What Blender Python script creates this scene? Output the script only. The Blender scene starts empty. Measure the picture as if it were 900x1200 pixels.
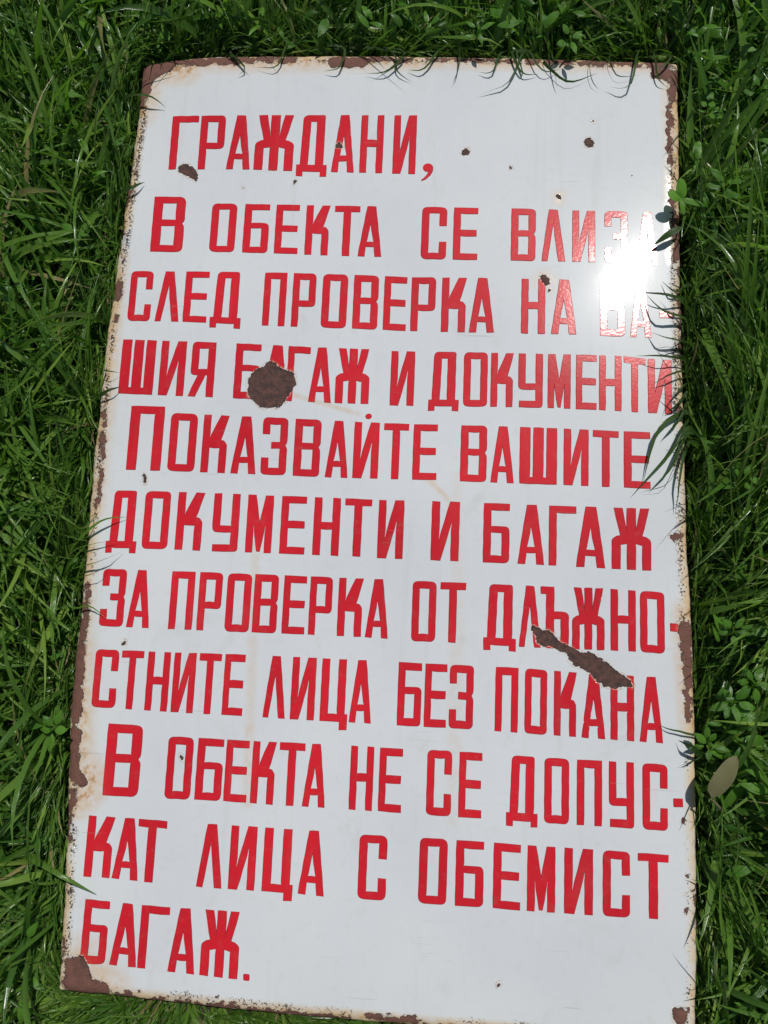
import bpy, bmesh, math, random
import numpy as np
from mathutils import Vector, noise as mnoise
from mathutils.geometry import tessellate_polygon

# ------------------------------------------------------------------ camera, light, exposure
scene = bpy.context.scene
COL = scene.collection
SZ = 0.030                      # height of the enamel face above the soil
SUN_DIR = Vector((0.2101, 0.4145, 0.8855)).normalized()

cam_data = bpy.data.cameras.new('camera')
cam = bpy.data.objects.new('camera', cam_data)
COL.objects.link(cam)
cam_data.sensor_fit = 'VERTICAL'
cam_data.sensor_height = 36.0
cam_data.lens = 950.0 / 1200.0 * 36.0
cam_data.clip_start = 0.01
cam_data.clip_end = 200
from mathutils import Matrix
_R = Matrix(((0.9967136350402656, -0.029754990390964835, 0.07534301740475534),
             (0.040767668614195215, 0.9879756796894514, -0.14913769992167486),
             (-0.06999947800221683, 0.15171913817642774, 0.9859418726225277)))
cam.matrix_world = Matrix.Translation((0.06051038, -0.13979791, 0.81792774 + SZ)) @ _R.to_4x4()
scene.camera = cam

world = bpy.data.worlds.new('World')
scene.world = world
world.use_nodes = True
wn = world.node_tree.nodes
wl = world.node_tree.links
sky = wn.new('ShaderNodeTexSky')
sky.sky_type = 'NISHITA'
sky.sun_disc = False
sky.sun_elevation = math.asin(SUN_DIR.z)
sky.sun_rotation = math.atan2(SUN_DIR.x, SUN_DIR.y)
wn['Background'].inputs['Strength'].default_value = 0.050
wl.new(sky.outputs[0], wn['Background'].inputs['Color'])

sun_data = bpy.data.lights.new('sun', 'SUN')
sun_data.energy = 3.1
sun_data.angle = math.radians(0.5)
sun_data.color = (1.0, 0.97, 0.93)
sun = bpy.data.objects.new('sun', sun_data)
sun.rotation_euler = SUN_DIR.to_track_quat('Z', 'Y').to_euler()
sun.location = SUN_DIR * 3
COL.objects.link(sun)

scene.view_settings.view_transform = 'Standard'
scene.view_settings.look = 'None'
scene.view_settings.exposure = 0.08
scene.view_settings.gamma = 1.0
scene.cycles.max_bounces = 8

rng = np.random.default_rng(7)
random.seed(7)

# ------------------------------------------------------------------ measurements of the sign, millimetres from its middle
# letters: (character, left x, right x, baseline y left, baseline y right, top y left, top y right)
TEXT = [
 [('Г',-258.7,-229.2,363.7,363.7,427.8,428.3), ('Р',-225.7,-198.3,363.8,363.8,428.4,428.7), ('А',-193.7,-167.5,363.9,363.4,428.7,429), ('Ж',-162.5,-119.5,363.2,361.3,429.1,428.6), ('Д',-114.5,-81.4,361.1,360.2,428.5,428.1), ('А',-75.7,-51.2,360.2,359.7,428,427.7), ('Н',-44.4,-19.9,359.5,358.7,427.6,427.4), ('И',-8,16.3,358.3,357.4,427.2,427)],
 [('В',-271.7,-236.3,266.2,265.7,330.5,330.1), ('О',-205.4,-178,266.2,265.7,322.4,321.9), ('Б',-168.5,-141.3,265.4,264.9,321.7,321.2), ('Е',-133.4,-108.2,264.7,264,321.1,320.6), ('К',-99.9,-74.5,263.6,262.7,320.5,320.1), ('Т',-68.8,-41.8,262.6,262,320,319.6), ('А',-41.8,-16.7,262,261.5,319.6,319.3), ('С',26.4,52.6,259.4,259.1,318.7,318.2), ('Е',60.6,86,259,258.7,318.1,317.6), ('В',122.1,147.2,258.2,257.9,317,316.5), ('Л',154.4,178.6,257.8,257.4,316.3,315.4), ('И',186.5,209.5,257.2,256.8,315.1,314.3), ('З',220.1,243.4,256.2,255.1,314.1,313.6), ('А',252.9,275,254.6,253.5,313.4,313.1)],
 [('С',-290.3,-265.9,186.2,185.9,242.8,242.7), ('Л',-259.8,-233.7,185.8,185.5,242.7,242.5), ('Е',-228.7,-203.1,185.4,184.7,242.5,242.4), ('Д',-198.6,-165.5,184.5,183.3,242.3,242.1), ('П',-141.3,-117.5,182.5,181.8,242,241.8), ('Р',-109.9,-85.6,181.6,181.1,241.7,241.1), ('О',-77.6,-51.2,180.9,180.3,240.9,240.3), ('В',-43.9,-18,180.2,179.5,240.1,239.3), ('Е',-11.1,12.5,179.3,178.6,239,238.2), ('Р',18,43.1,178.5,178.2,238.1,238.1), ('К',50.4,75.8,178.1,177.8,238.1,238), ('А',79.7,105.4,177.8,177.8,238,238), ('Н',134.1,158.1,177.4,177,237.4,236.9), ('А',165.2,190.5,177,176.7,236.8,236.2), ('В',215.6,240.3,176,175.2,235.6,234.9), ('А',246.2,267.3,175,174.5,234.6,233.4), ('-',275.9,289,174.4,174.2,233.2,232.9)],
 [('Ш',-292.7,-255.8,104.1,103.3,164.2,163.5), ('И',-249,-222.1,103.1,102.5,163.3,162.8), ('Я',-216.6,-189.8,102.4,102,162.7,162.2), ('Б',-167.3,-140.8,101.4,100.7,161.4,160.6), ('А',-136.4,-109.7,100.6,99.7,160.4,159.3), ('Г',-110.6,-87.4,99.7,99,159.4,158.4), ('А',-86.7,-63.1,98.9,98.2,158.4,157.9), ('Ж',-58.4,-23.5,98.1,97.9,157.8,157.1), ('И',-0.5,23.7,96.9,96.9,155.6,155.5), ('Д',39.7,70.5,96.9,97.1,155.5,155.4), ('О',75.8,99.7,97.2,97.5,155.4,155.3), ('К',103.9,126.6,97.5,97.5,155.2,155), ('У',132.2,156.6,97.5,97.5,154.9,154.7), ('М',162.5,185,97.4,97,154.6,154.5), ('Е',191.2,211.6,96.9,96.5,154.4,154.2), ('Н',214.7,236.6,96.4,95.6,154.2,153.8), ('Т',239.5,260.9,95.5,94.6,153.7,151.2), ('И',263.9,287,94.5,93.4,151.1,150.2)],
 [('П',-276.5,-240.3,21.1,20.9,90.2,89.9), ('О',-232.2,-203.9,21.1,20.7,83.2,82.5), ('К',-196.6,-170,20.6,20.2,82.3,81.6), ('А',-164.5,-138.4,20.2,20,81.5,80.8), ('З',-132.7,-106.7,19.9,19.7,80.7,80.1), ('В',-98.4,-71.6,19.5,18.9,79.8,79), ('А',-64.8,-41.6,18.8,18.6,78.7,78), ('Й',-36,-10.5,18.6,18.7,77.9,77.4), ('Т',-5.1,20.2,18.4,18.7,77,76.8), ('Е',25.8,49.9,18.7,18.8,76.8,76.7), ('В',74.7,100.7,18.4,18,76.6,76.4), ('А',105.6,128.7,18,17.7,76.3,76.1), ('Ш',134.9,171.9,17.7,17.5,76.1,75.7), ('И',179.4,203.6,17.4,17,75.5,74.9), ('Т',208.5,233.8,16.9,16.4,74.7,74), ('Е',239.4,265,16.3,15.9,74,73.7)],
 [('Д',-290.9,-259.1,-62.2,-61.8,-2.2,-1.9), ('О',-252.6,-226.1,-61.8,-61.5,-1.8,-1.6), ('К',-217.4,-190,-61.6,-62,-1.6,-1.8), ('У',-179.2,-152.3,-62,-61.8,-1.8,-2), ('М',-143.4,-117.1,-61.9,-62.1,-2.2,-2.8), ('Е',-107.8,-82.4,-62.1,-62.3,-2.8,-2.9), ('Н',-73.6,-47.2,-62.3,-62.5,-3,-3.3), ('Т',-42,-14.8,-62.5,-62.5,-3.4,-4), ('И',-7,18.3,-63.4,-63.5,-4,-3.9), ('И',47.3,74.8,-63.6,-63.7,-3.8,-3.8), ('Б',99.8,125.3,-63.9,-64,-4,-4.3), ('А',134.5,160.2,-64.2,-64.5,-4.4,-4.6), ('Г',165.3,191.8,-64.6,-65.2,-4.6,-4.8), ('А',192.1,220.2,-65.2,-65.8,-4.8,-4.9), ('Ж',227.2,265,-66,-66.6,-5,-5.1)],
 [('З',-290.4,-265.9,-142.7,-142.9,-84.9,-84.7), ('А',-261.6,-238.3,-142.9,-143.1,-84.7,-84.6), ('П',-217.6,-193.7,-143,-143,-84.6,-84.6), ('Р',-188.2,-165,-143,-143,-84.6,-84.6), ('О',-159.1,-134.8,-143,-143,-84.7,-84.7), ('В',-130.9,-106.8,-143,-142.9,-84.7,-84.7), ('Е',-100.5,-77.9,-142.9,-142.7,-84.8,-84.9), ('Р',-73.4,-51.3,-142.8,-142.9,-84.9,-85.1), ('К',-44.2,-19.8,-142.9,-143.1,-85.1,-85.2), ('А',-15.7,6.6,-143.2,-143.7,-85.3,-85.2), ('О',30.6,53.7,-144.9,-144.7,-85.7,-85.8), ('Т',58.3,83.3,-144.7,-144.9,-85.8,-85.9), ('Д',102.3,133.4,-145.5,-146,-86.1,-86.5), ('Л',137.1,157.8,-146,-146.1,-86.5,-86.6), ('Ъ',157.8,184.9,-146.1,-146.1,-86.6,-86.4), ('Ж',188.9,219.5,-146.1,-146,-86.4,-86.3), ('Н',226.1,249.7,-146,-146.1,-86.5,-87.3), ('О',254.6,277.3,-146.2,-146.9,-87.4,-88.2), ('-',283.2,290.3,-146.9,-146.9,-88.2,-88.3)],
 [('С',-290.5,-266.6,-224,-224.3,-167.2,-167.1), ('Т',-263,-240.5,-224.4,-224.7,-167.1,-167), ('Н',-235.5,-212.9,-224.8,-225.1,-167,-166.9), ('И',-208.3,-186.3,-225.2,-225.5,-166.9,-166.6), ('Т',-182.4,-160.2,-225.5,-225.5,-166.6,-166.3), ('Е',-156,-135.8,-225.5,-225.5,-166.3,-166), ('Л',-114.4,-92.7,-225.9,-226.4,-166,-166.1), ('И',-86.9,-63.6,-226.4,-226.6,-166.1,-166.2), ('Ц',-57.1,-30.6,-226.7,-226.7,-166.3,-166.4), ('А',-28.2,-6.9,-226.7,-226.9,-166.4,-166.4), ('Б',19.4,41.9,-227.4,-227.4,-166.7,-166.9), ('Е',45.9,66.9,-227.4,-227.4,-166.9,-167.1), ('З',70.3,92.9,-227.4,-227.4,-167.1,-167.2), ('П',115,136.4,-228,-228.5,-167.3,-167.3), ('О',143.7,164.3,-228.7,-229.2,-167.6,-168.3), ('К',171.8,193,-229.4,-229.9,-168.6,-169.3), ('А',198.5,220.2,-230.1,-230.5,-169.4,-169.8), ('Н',226,247.6,-230.6,-231.1,-169.9,-170.3), ('А',253.4,274.8,-231.2,-231.6,-170.3,-170.5)],
 [('В',-271,-235.4,-309,-308.7,-240,-240.6), ('О',-207.7,-182.6,-308.5,-308.2,-249.6,-249.7), ('Б',-177.4,-151.7,-308.1,-307.7,-249.7,-249.8), ('Е',-148.3,-126.1,-307.8,-308,-249.8,-249.8), ('К',-121.7,-98.9,-308.1,-308.7,-249.8,-249.7), ('Т',-95.1,-70.2,-308.7,-308.7,-249.7,-249.6), ('А',-70.2,-48.4,-308.7,-308.8,-249.6,-249.5), ('Н',-24.3,-2.3,-309,-309.2,-249.5,-249.5), ('Е',4.2,26,-309,-309.4,-250.1,-249.9), ('С',50.8,73.9,-309.7,-310.1,-249.8,-249.7), ('Е',81.8,103.2,-310.1,-310.3,-249.8,-250.1), ('Д',127.6,156.6,-310.4,-310.6,-250.6,-251.2), ('О',163.5,186.1,-310.7,-310.9,-251.3,-251.4), ('П',194.2,217.1,-310.9,-311,-251.4,-251.5), ('У',224.3,247,-311,-311.2,-251.5,-251.4), ('С',255.7,278.3,-311.3,-311.6,-251.6,-252.1), ('-',284.3,292.6,-311.6,-311.5,-252.1,-252.1)],
 [('К',-282.6,-256,-386.4,-386.1,-329.6,-329.7), ('А',-254,-228.5,-386.2,-387,-329.7,-330), ('Т',-231.5,-203.2,-386.9,-388.4,-329.9,-330.4), ('Л',-169.5,-144.9,-388.8,-389.1,-330.6,-330.7), ('И',-138.1,-113,-389.1,-389,-330.7,-330.6), ('Ц',-105,-75.7,-389,-388.9,-330.8,-331.3), ('А',-69.7,-45.1,-389.1,-390.1,-331.3,-331.2), ('С',-12,14.2,-389.9,-390.1,-332.2,-332), ('О',46,71.9,-390.3,-390.5,-331.8,-331.7), ('Б',80.9,106.6,-390.5,-390.4,-331.8,-332.2), ('Е',116.5,141.4,-390.5,-390.9,-332.3,-332.7), ('М',148.4,173.8,-390.9,-390.9,-332.7,-332.8), ('И',182.9,208.8,-390.9,-391,-332.8,-332.9), ('С',218.6,242.9,-390.9,-390.8,-333,-333.4), ('Т',250.8,278.7,-390.8,-390.5,-333.5,-333.9)],
 [('Б',-278.2,-254,-465.5,-464.5,-407.5,-408.4), ('А',-249,-223.1,-464.7,-465.6,-408.6,-409.3), ('Г',-221.4,-193.9,-465.7,-467.1,-409.4,-409.9), ('А',-191.7,-166,-467.2,-468.1,-409.9,-409.7), ('Ж',-160.2,-124,-468.3,-469.6,-409.7,-409.9), ('.',-117.5,-112.3,-469.8,-469.9,-410.1,-410.1)],
]
EDGE_LEFT = [(-301.4,495.2), (-300.3,459.8), (-302,390.2), (-305.5,330.2), (-308.8,260.4), (-310.9,210.8), (-314.3,145.6), (-313.3,85.6), (-314.8,23), (-313.1,-31.8), (-312.8,-99.8), (-312.8,-136.6), (-313.8,-180), (-314,-222.6), (-310.3,-285.1), (-306.1,-334), (-302.7,-392.4), (-299.6,-464.2), (-299.1,-493.4)]
EDGE_RIGHT = [(298.8,490.4), (299.3,393.4), (298.5,264.3), (299.1,182.8), (300.2,77), (301.3,-47.1), (304.8,-112.3), (306.2,-227.2), (305.9,-292.2), (305.6,-355.5), (304.6,-420.3), (301.7,-501.4)]
EDGE_TOP = [(-301.3,494.1), (-260.9,501.7), (-208.5,505.2), (-99.6,504.8), (-42.5,503.4), (119.1,499), (212,494.6), (298.8,490.4)]
EDGE_BOTTOM = [(-298.4,-492.6), (-242.4,-494), (-137.2,-498), (-87.1,-498.9), (25.8,-499.7), (167.2,-499.7), (301.7,-501.4)]
CHIPS = [(-128.8,114.6,23.8,-128.8,114.6,23.8), (-129,132.4,9.3,-128.9,130.6,11.9), (-111,121.5,10.2,-116.2,117.6,11.9), (151.5,-129.2,3.4,162.5,-136.3,6.8), (162.5,-136.3,6.8,184.1,-147.8,3.4), (184.1,-147.8,3.4,199,-156.3,6.8), (199,-156.3,6.8,217.1,-167,10.2), (217.1,-167,10.2,231.8,-173.7,6.8), (213,-158.2,6.0,204.8,-153.6,4.2), (222.8,-177.3,5.1,231,-179.4,3.4), (186.6,-152.7,3.4,193.3,-159,4.2), (158.3,-139,4.2,164.2,-142.1,3.4), (231.8,-173.7,6.8,246.4,-179.5,1.7), (-242,364,6.0,-234.9,360.9,6.8), (-232.9,359.9,6.0,-226.5,351.7,1.7), (-294.2,482.2,11.9,-269.1,492.6,8.5), (-294.2,482.2,11.9,-295.9,443.8,3.4), (-267.4,495.8,6.0,-178.4,497.9,5.1), (-178.5,498.9,4.2,-124.6,498.2,4.2), (-78.7,494.4,7.6,-46.9,494,7.6), (-47,497.1,4.2,5.8,494.3,3.4), (24.8,497.2,2.5,119.2,492.8,3.0), (137.9,492.5,3.4,294.2,486.3,3.4), (277.8,477.3,9.3,294.1,473,7.6), (292.2,465.9,5.1,291.9,444.6,4.2), (288.2,438.6,3.0,287.5,370.7,2.5), (289.7,336.4,3.4,292.1,317,2.5), (294.7,307.3,4.2,295.9,264.3,5.1), (298.4,254.8,2.5,298.7,152.6,2.1), (297.3,-123.4,6.8,299.9,-165.8,5.1), (299.1,-165.8,4.2,299.3,-210.1,3.0), (287.8,-32.2,4.2,293.7,-31.2,2.5), (287.7,-472.3,7.6,294.6,-468.2,2.5), (304,-360.9,1.7,303.7,-375.9,1.7), (-306.2,414.3,3.4,-305.7,398.5,3.4), (-305.1,435.4,2.5,-305.2,414.3,1.7), (-305.3,382.9,5.1,-305,346.6,3.4), (-305,335.4,3.4,-304.8,323.1,2.5), (-305.7,300.7,2.1,-306.8,270.4,1.3), (-303.7,225.7,5.1,-304.6,214.8,5.1), (-302.7,235.6,2.5,-302.7,235.6,2.5), (-304,188.3,3.4,-304,188.3,3.4), (-306.7,85.7,2.5,-302.8,34.4,2.5), (-303.3,20.5,2.1,-304.2,-18.8,1.7), (-306.7,-96.9,1.7,-305.5,-118.9,3.4), (-307.6,-125.1,4.2,-307.4,-153.8,5.1), (-308.8,-166.8,6.0,-306.5,-234.9,6.8), (-305.9,-250,6.8,-304.6,-289,7.6), (-304.6,-289,7.6,-292.2,-298.2,5.1), (-302.5,-309.4,6.0,-303.5,-325.8,3.4), (-303.9,-329.9,2.5,-301.9,-358,1.7), (-281,-470.7,11.9,-277.8,-485.8,14.4), (-277.7,-487.3,12.8,-253.8,-489.5,7.6), (-297.3,-444.7,2.5,-298.4,-468,2.5), (-228.7,-487.7,1.7,-218.5,-488.6,1.3), (-168.4,-489.6,2.1,-168.4,-489.6,2.1), (-149.3,-490.5,1.7,-140.2,-489.9,3.4), (1.6,-494.8,2.5,45.5,-494.6,4.2), (-245,-493.4,2.5,-6.3,-498.3,2.1), (49.6,-499.5,2.5,289.6,-500.1,2.5), (71.2,384.4,3.4,71.3,383.4,4.7), (201.3,395.9,3.8,204.9,391.9,4.2), (206.7,419,1.5,206.7,419,1.5), (120.5,365.2,1.4,120.5,365.2,1.4), (170,331.5,2.1,173.6,329.5,2.1), (156.6,238.5,4.2,159.3,234.7,3.4), (-68.8,391.2,3.4,-65.9,390.1,2.5), (-114.9,348.5,1.9,-114.9,348.5,1.9), (-257.4,14.4,1.9,-254.9,7.2,1.2), (-261.9,-158.9,2.2,-261.9,-158.9,2.2), (-194.4,-267.6,1.3,-193.4,-270.1,1.3), (-172.8,342.5,1.1,-172.8,342.5,1.1), (294.7,-302.8,2.1,294.7,-302.8,2.1), (294,-351.7,1.9,294,-351.7,1.9), (295.4,-366.6,1.7,295.4,-366.6,1.7), (295.2,-381.6,1.7,295.9,-382.3,2.1), (293.7,98.2,2.1,294.5,96.5,1.7), (296.6,62.7,2.5,296.6,60.9,1.7), (288.7,40.5,1.7,289.6,39.7,1.7), (163.8,225.2,1.7,163.8,225.2,1.7), (122.8,-456.8,1.5,122.8,-456.8,1.5), (248.1,356,0.8,248.1,356,0.8)]
STAINS = [(71,21.5,3.4,78.2,-150.6,4.2,0.16), (75.7,-150.7,5.1,76,-312.7,3.4,0.2), (-101.8,105.8,1.7,-33,86.8,1.3,0.5), (40.4,20.7,1.7,62.9,-0.9,1.7,0.5), (62.9,-0.9,1.7,67.6,-14,1.7,0.3), (-132.4,-55.5,2.5,-124.4,-307.9,3.4,0.32), (-301.8,488.7,11.9,-252,490.3,11.9,0.9), (-301.3,483.4,17.0,-297.1,435.3,6.8,0.9), (-307.1,435.4,8.5,-309.6,300.7,6.8,0.7), (-307.8,260.4,6.8,-307.3,-25.3,6.0,0.7), (-311.9,-25.4,5.1,-307,-166.8,6.8,0.7), (-307,-166.8,7.6,-296.4,-317.2,9.3,0.8), (-290.1,-292.3,11.9,-288.9,-304.6,10.2,0.9), (-267.7,499.1,8.5,24.8,495.1,6.8,0.8), (24.8,495.1,6.0,294.2,486.3,6.0,0.7), (294,471,6.8,297.6,264.3,6.8,0.8), (300.2,264.3,5.1,300.2,80.5,4.2,0.6), (300.2,80.5,3.4,300.8,-108.3,3.4,0.6), (299.1,-108.4,8.5,301.6,-213.9,5.1,0.8), (305.3,-229.6,2.5,302,-485.7,3.4,0.5), (-306.2,-350.2,3.4,-297.7,-491,5.1,0.5), (-280.6,-474.5,18.7,-253.9,-488,11.9,0.7), (-253.2,-495.5,3.4,289.6,-500.9,5.1,0.8), (171.8,330.5,5.1,171.8,328.5,4.2,0.5), (156.6,236.6,6.8,159.3,234.7,6.8,0.4)]
BLADES_RIGHT = [(302.3,211.9,277.4,212.8,250.4,220.7,4), (302,191.7,275.5,196.4,259,219.8,3), (300.9,170.6,277,171.9,262.1,181.2,3), (300.8,164.3,282.7,160.3,271.3,162.2,2.5), (300.6,149.8,286.8,149.6,275.6,158.6,2.5), (301.3,142.6,272.5,144.9,250,149.2,3), (301.2,134.5,281.5,128.1,264.2,119.7,3), (301.9,125.5,284.6,110.5,272.3,89.6,3), (302.3,94.4,270.9,72.5,258.4,20.3,4), (302,76.7,280.5,45.1,247.5,4.5,4), (302,72.3,284.5,36.6,265,12.7,3.5), (301.9,66.2,281.1,23.6,255,15.9,3), (302.3,39.2,285.1,13.5,247.4,-19.5,3.5), (302.6,230.4,287.7,220.3,276.3,234.9,3), (302.2,85.5,286.5,58.1,261.8,24.7,4), (302.6,118.4,288.7,103.5,278.3,95.1,3), (302.4,105,290.1,84.3,274.6,66.8,3.5), (302.2,202.7,290.1,207.5,281.3,212.7,3), (301.8,60.9,291.7,23.9,291.1,-8.8,3), (301.6,52.2,296.5,11.3,293.4,-18.9,3)]
BLADES_TOP = [(-1.7,501.8,-16.2,475.5,-42.1,473.7,3), (130.4,499.9,114.5,463.6,82.2,451.6,3), (124,500,128,477.7,124.2,472.6,3), (160,499.4,164.5,469.1,168.4,452.7,2.5), (60.5,503,60.1,474.5,54.1,462.2,3), (155.6,485.1,179.9,460.8,212,472.6,6), (205,494.7,204.2,466.6,212,456.3,3), (254.2,494,246.2,452,222,453.2,3), (270.5,495.8,274.8,465.7,285.7,455.5,3), (-198.7,507.9,-181,486,-188.4,479.7,3), (-134.3,508,-142.4,483.4,-167.4,485.7,3), (-66.8,507,-71,482.4,-90.1,480.5,3), (38.8,503.3,22.9,479.1,4.8,481.4,3), (109.1,502.3,97.8,478.1,81.5,480.4,3), (138.8,501.8,154.4,475.3,175.5,482.2,3), (225.1,496.4,233.8,470.2,259,474,3), (118.4,500,128.9,473.6,148.1,473.4,3), (-18,504.1,-9.7,477.5,5.4,464.8,2.5), (290.3,491.4,278.5,475.7,269.8,477.9,3)]
BLADES_LEFT = [(-317.3,-55.4,-291.1,-36.4,-268.8,-30.1,2.5), (-318.2,-64.3,-293.6,-57.6,-273.7,-56,2.5), (-318,-84.7,-287.3,-76.6,-270.9,-66.5,3), (-318.4,-97.9,-289.5,-90.6,-278.9,-77.3,2.5), (-315.9,100.1,-299.2,105.7,-290.9,111.2,3), (-317,130.3,-299,123.4,-290.5,126.3,2), (-307.6,334.8,-288.6,339,-278.9,347.8,4), (-308.1,448.7,-282.1,441.3,-266.8,434.3,4), (-323.8,-44.9,-306.6,-43.9,-297.5,-24.7,2.5), (-317.4,-125.7,-298.9,-122,-283.5,-133.1,2.5)]
BLADES_LOW = [(-334.2,-369.1,-297,-381.6,-265.8,-399.1,6)]
BLADES_RLOW = [(308.6,-222.2,285.3,-217.5,270.2,-212.8,2.5), (309.8,-239.4,297.5,-231.7,287.4,-227.7,6), (311.4,-240.1,299.7,-244.6,287.9,-252.6,2)]
# clover (286.7, 323.8)
# darkleaf (275.9, 284.1)
# plantain (324.3, -253.0)
# weedA (326.9, -202.9)
# weedB (354.4, 358.0)
# weedC (338.4, -42.2)
# n1 (247.3, 235.6)
COMMA = (30.5,364.4)
SHORT_DOT = (-22.2,84.3)
WEEDS = [(0.3329, -0.1955, 0.06, 9, 0.021, 0.009, 'bushy green weed just right of the rusty edge at the eighth line'), (0.3149, -0.2251, 0.05, 7, 0.017, 0.008, 'small green weed above the pale brownish oval leaf'), (0.3491, -0.1623, 0.06, 8, 0.02, 0.0085, 'leafy weed against the right border beside the seventh line'), (0.3423, -0.1273, 0.06, 7, 0.017, 0.007, 'narrow green weed right of the brown flaked edge'), (0.3392, 0.3283, 0.06, 7, 0.022, 0.01, 'leafy weed right of the clover sprig'), (0.3282, 0.4175, 0.055, 6, 0.016, 0.008, 'small round leaved weed right of the top right corner'), (0.3674, 0.4379, 0.06, 6, 0.019, 0.01, 'leafy weed high up near the right border of the photo'), (0.1814, 0.4998, 0.06, 5, 0.018, 0.008, 'tiny weed above the top edge right of the middle'), (0.0798, 0.5168, 0.06, 5, 0.02, 0.008, 'small pale weed above the middle of the top edge'), (-0.3374, 0.2746, 0.06, 5, 0.018, 0.01, 'small weed left of the sign at the second line'), (-0.3162, -0.2406, 0.06, 5, 0.02, 0.009, 'low weed in the grass left of the ninth line'), (0.3523, 0.0232, 0.06, 5, 0.02, 0.009, 'small weed in the shaded grass right of the fifth line')]

# ------------------------------------------------------------------ helpers
def mesh_np(name, co, faces, mat=None, parent=None, attrs=None, smooth=True, uniform=None):
    me = bpy.data.meshes.new(name)
    co = np.asarray(co, dtype=np.float32)
    faces = np.asarray(faces, dtype=np.int32)
    n = faces.shape[1]
    me.vertices.add(len(co)); me.vertices.foreach_set('co', co.ravel())
    me.loops.add(faces.size); me.loops.foreach_set('vertex_index', faces.ravel())
    me.polygons.add(len(faces))
    me.polygons.foreach_set('loop_start', np.arange(0, faces.size, n, dtype=np.int32))
    me.polygons.foreach_set('loop_total', np.full(len(faces), n, dtype=np.int32))
    if smooth: me.polygons.foreach_set('use_smooth', np.ones(len(faces), dtype=bool))
    for k, v in (attrs or {}).items():
        a = me.attributes.new(k, 'FLOAT', 'POINT'); a.data.foreach_set('value', np.asarray(v, dtype=np.float32))
    me.update(calc_edges=True); me.validate()
    if mat: me.materials.append(mat)
    o = bpy.data.objects.new(name, me); COL.objects.link(o)
    if parent: o.parent = parent
    return o

def tag(o, label=None, cat=None, group=None, kind=None):
    if label: o['label'] = label
    if cat: o['category'] = cat
    if group: o['group'] = group
    if kind: o['kind'] = kind
    return o

def empty(name, loc):
    o = bpy.data.objects.new(name, None); COL.objects.link(o); o.location = loc
    o.empty_display_size = 0.05
    return o

# ---- node helpers
class NT:
    def __init__(s, name):
        s.m = bpy.data.materials.new(name); s.m.use_nodes = True
        s.t = s.m.node_tree; s.n = s.t.nodes; s.b = s.n['Principled BSDF']; s.out = s.n['Material Output']
    def new(s, typ, **kw):
        nd = s.n.new(typ)
        for k, v in kw.items(): setattr(nd, k, v)
        return nd
    def link(s, a, b): s.t.links.new(a, b)
    def setin(s, sock, v):
        if isinstance(v, (int, float, tuple)): sock.default_value = v
        else: s.link(v, sock)
    def math(s, op, a, b=0.0, c=0.0, clamp=False):
        nd = s.new('ShaderNodeMath', operation=op, use_clamp=clamp)
        s.setin(nd.inputs[0], a); s.setin(nd.inputs[1], b)
        if len(nd.inputs) > 2: s.setin(nd.inputs[2], c)
        return nd.outputs[0]
    def ramp(s, v, a, b, c=0.0, d=1.0):
        nd = s.new('ShaderNodeMapRange', clamp=True)
        s.setin(nd.inputs[0], v)
        for i, x in enumerate((a, b, c, d)): nd.inputs[i+1].default_value = x
        return nd.outputs[0]
    def noise(s, vec, scale, detail=2.0, rough=0.5, w=None, dist=0.0):
        nd = s.new('ShaderNodeTexNoise'); s.link(vec, nd.inputs['Vector'])
        nd.inputs['Scale'].default_value = scale; nd.inputs['Detail'].default_value = detail
        nd.inputs['Roughness'].default_value = rough; nd.inputs['Distortion'].default_value = dist
        return nd.outputs['Fac']
    def mix(s, f, a, b):
        nd = s.new('ShaderNodeMix', data_type='RGBA'); s.setin(nd.inputs[0], f)
        for i, x in ((6, a), (7, b)):
            if isinstance(x, tuple): nd.inputs[i].default_value = x + (1.0,)
            else: s.link(x, nd.inputs[i])
        return nd.outputs[2]
    def attr(s, name):
        return s.new('ShaderNodeAttribute', attribute_name=name).outputs['Fac']

sign = empty('enamel_sign', (0, 0, SZ))
tag(sign, 'white enamelled metal sign with red Cyrillic lettering and rust chips, lying in green grass', 'sign')

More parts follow.
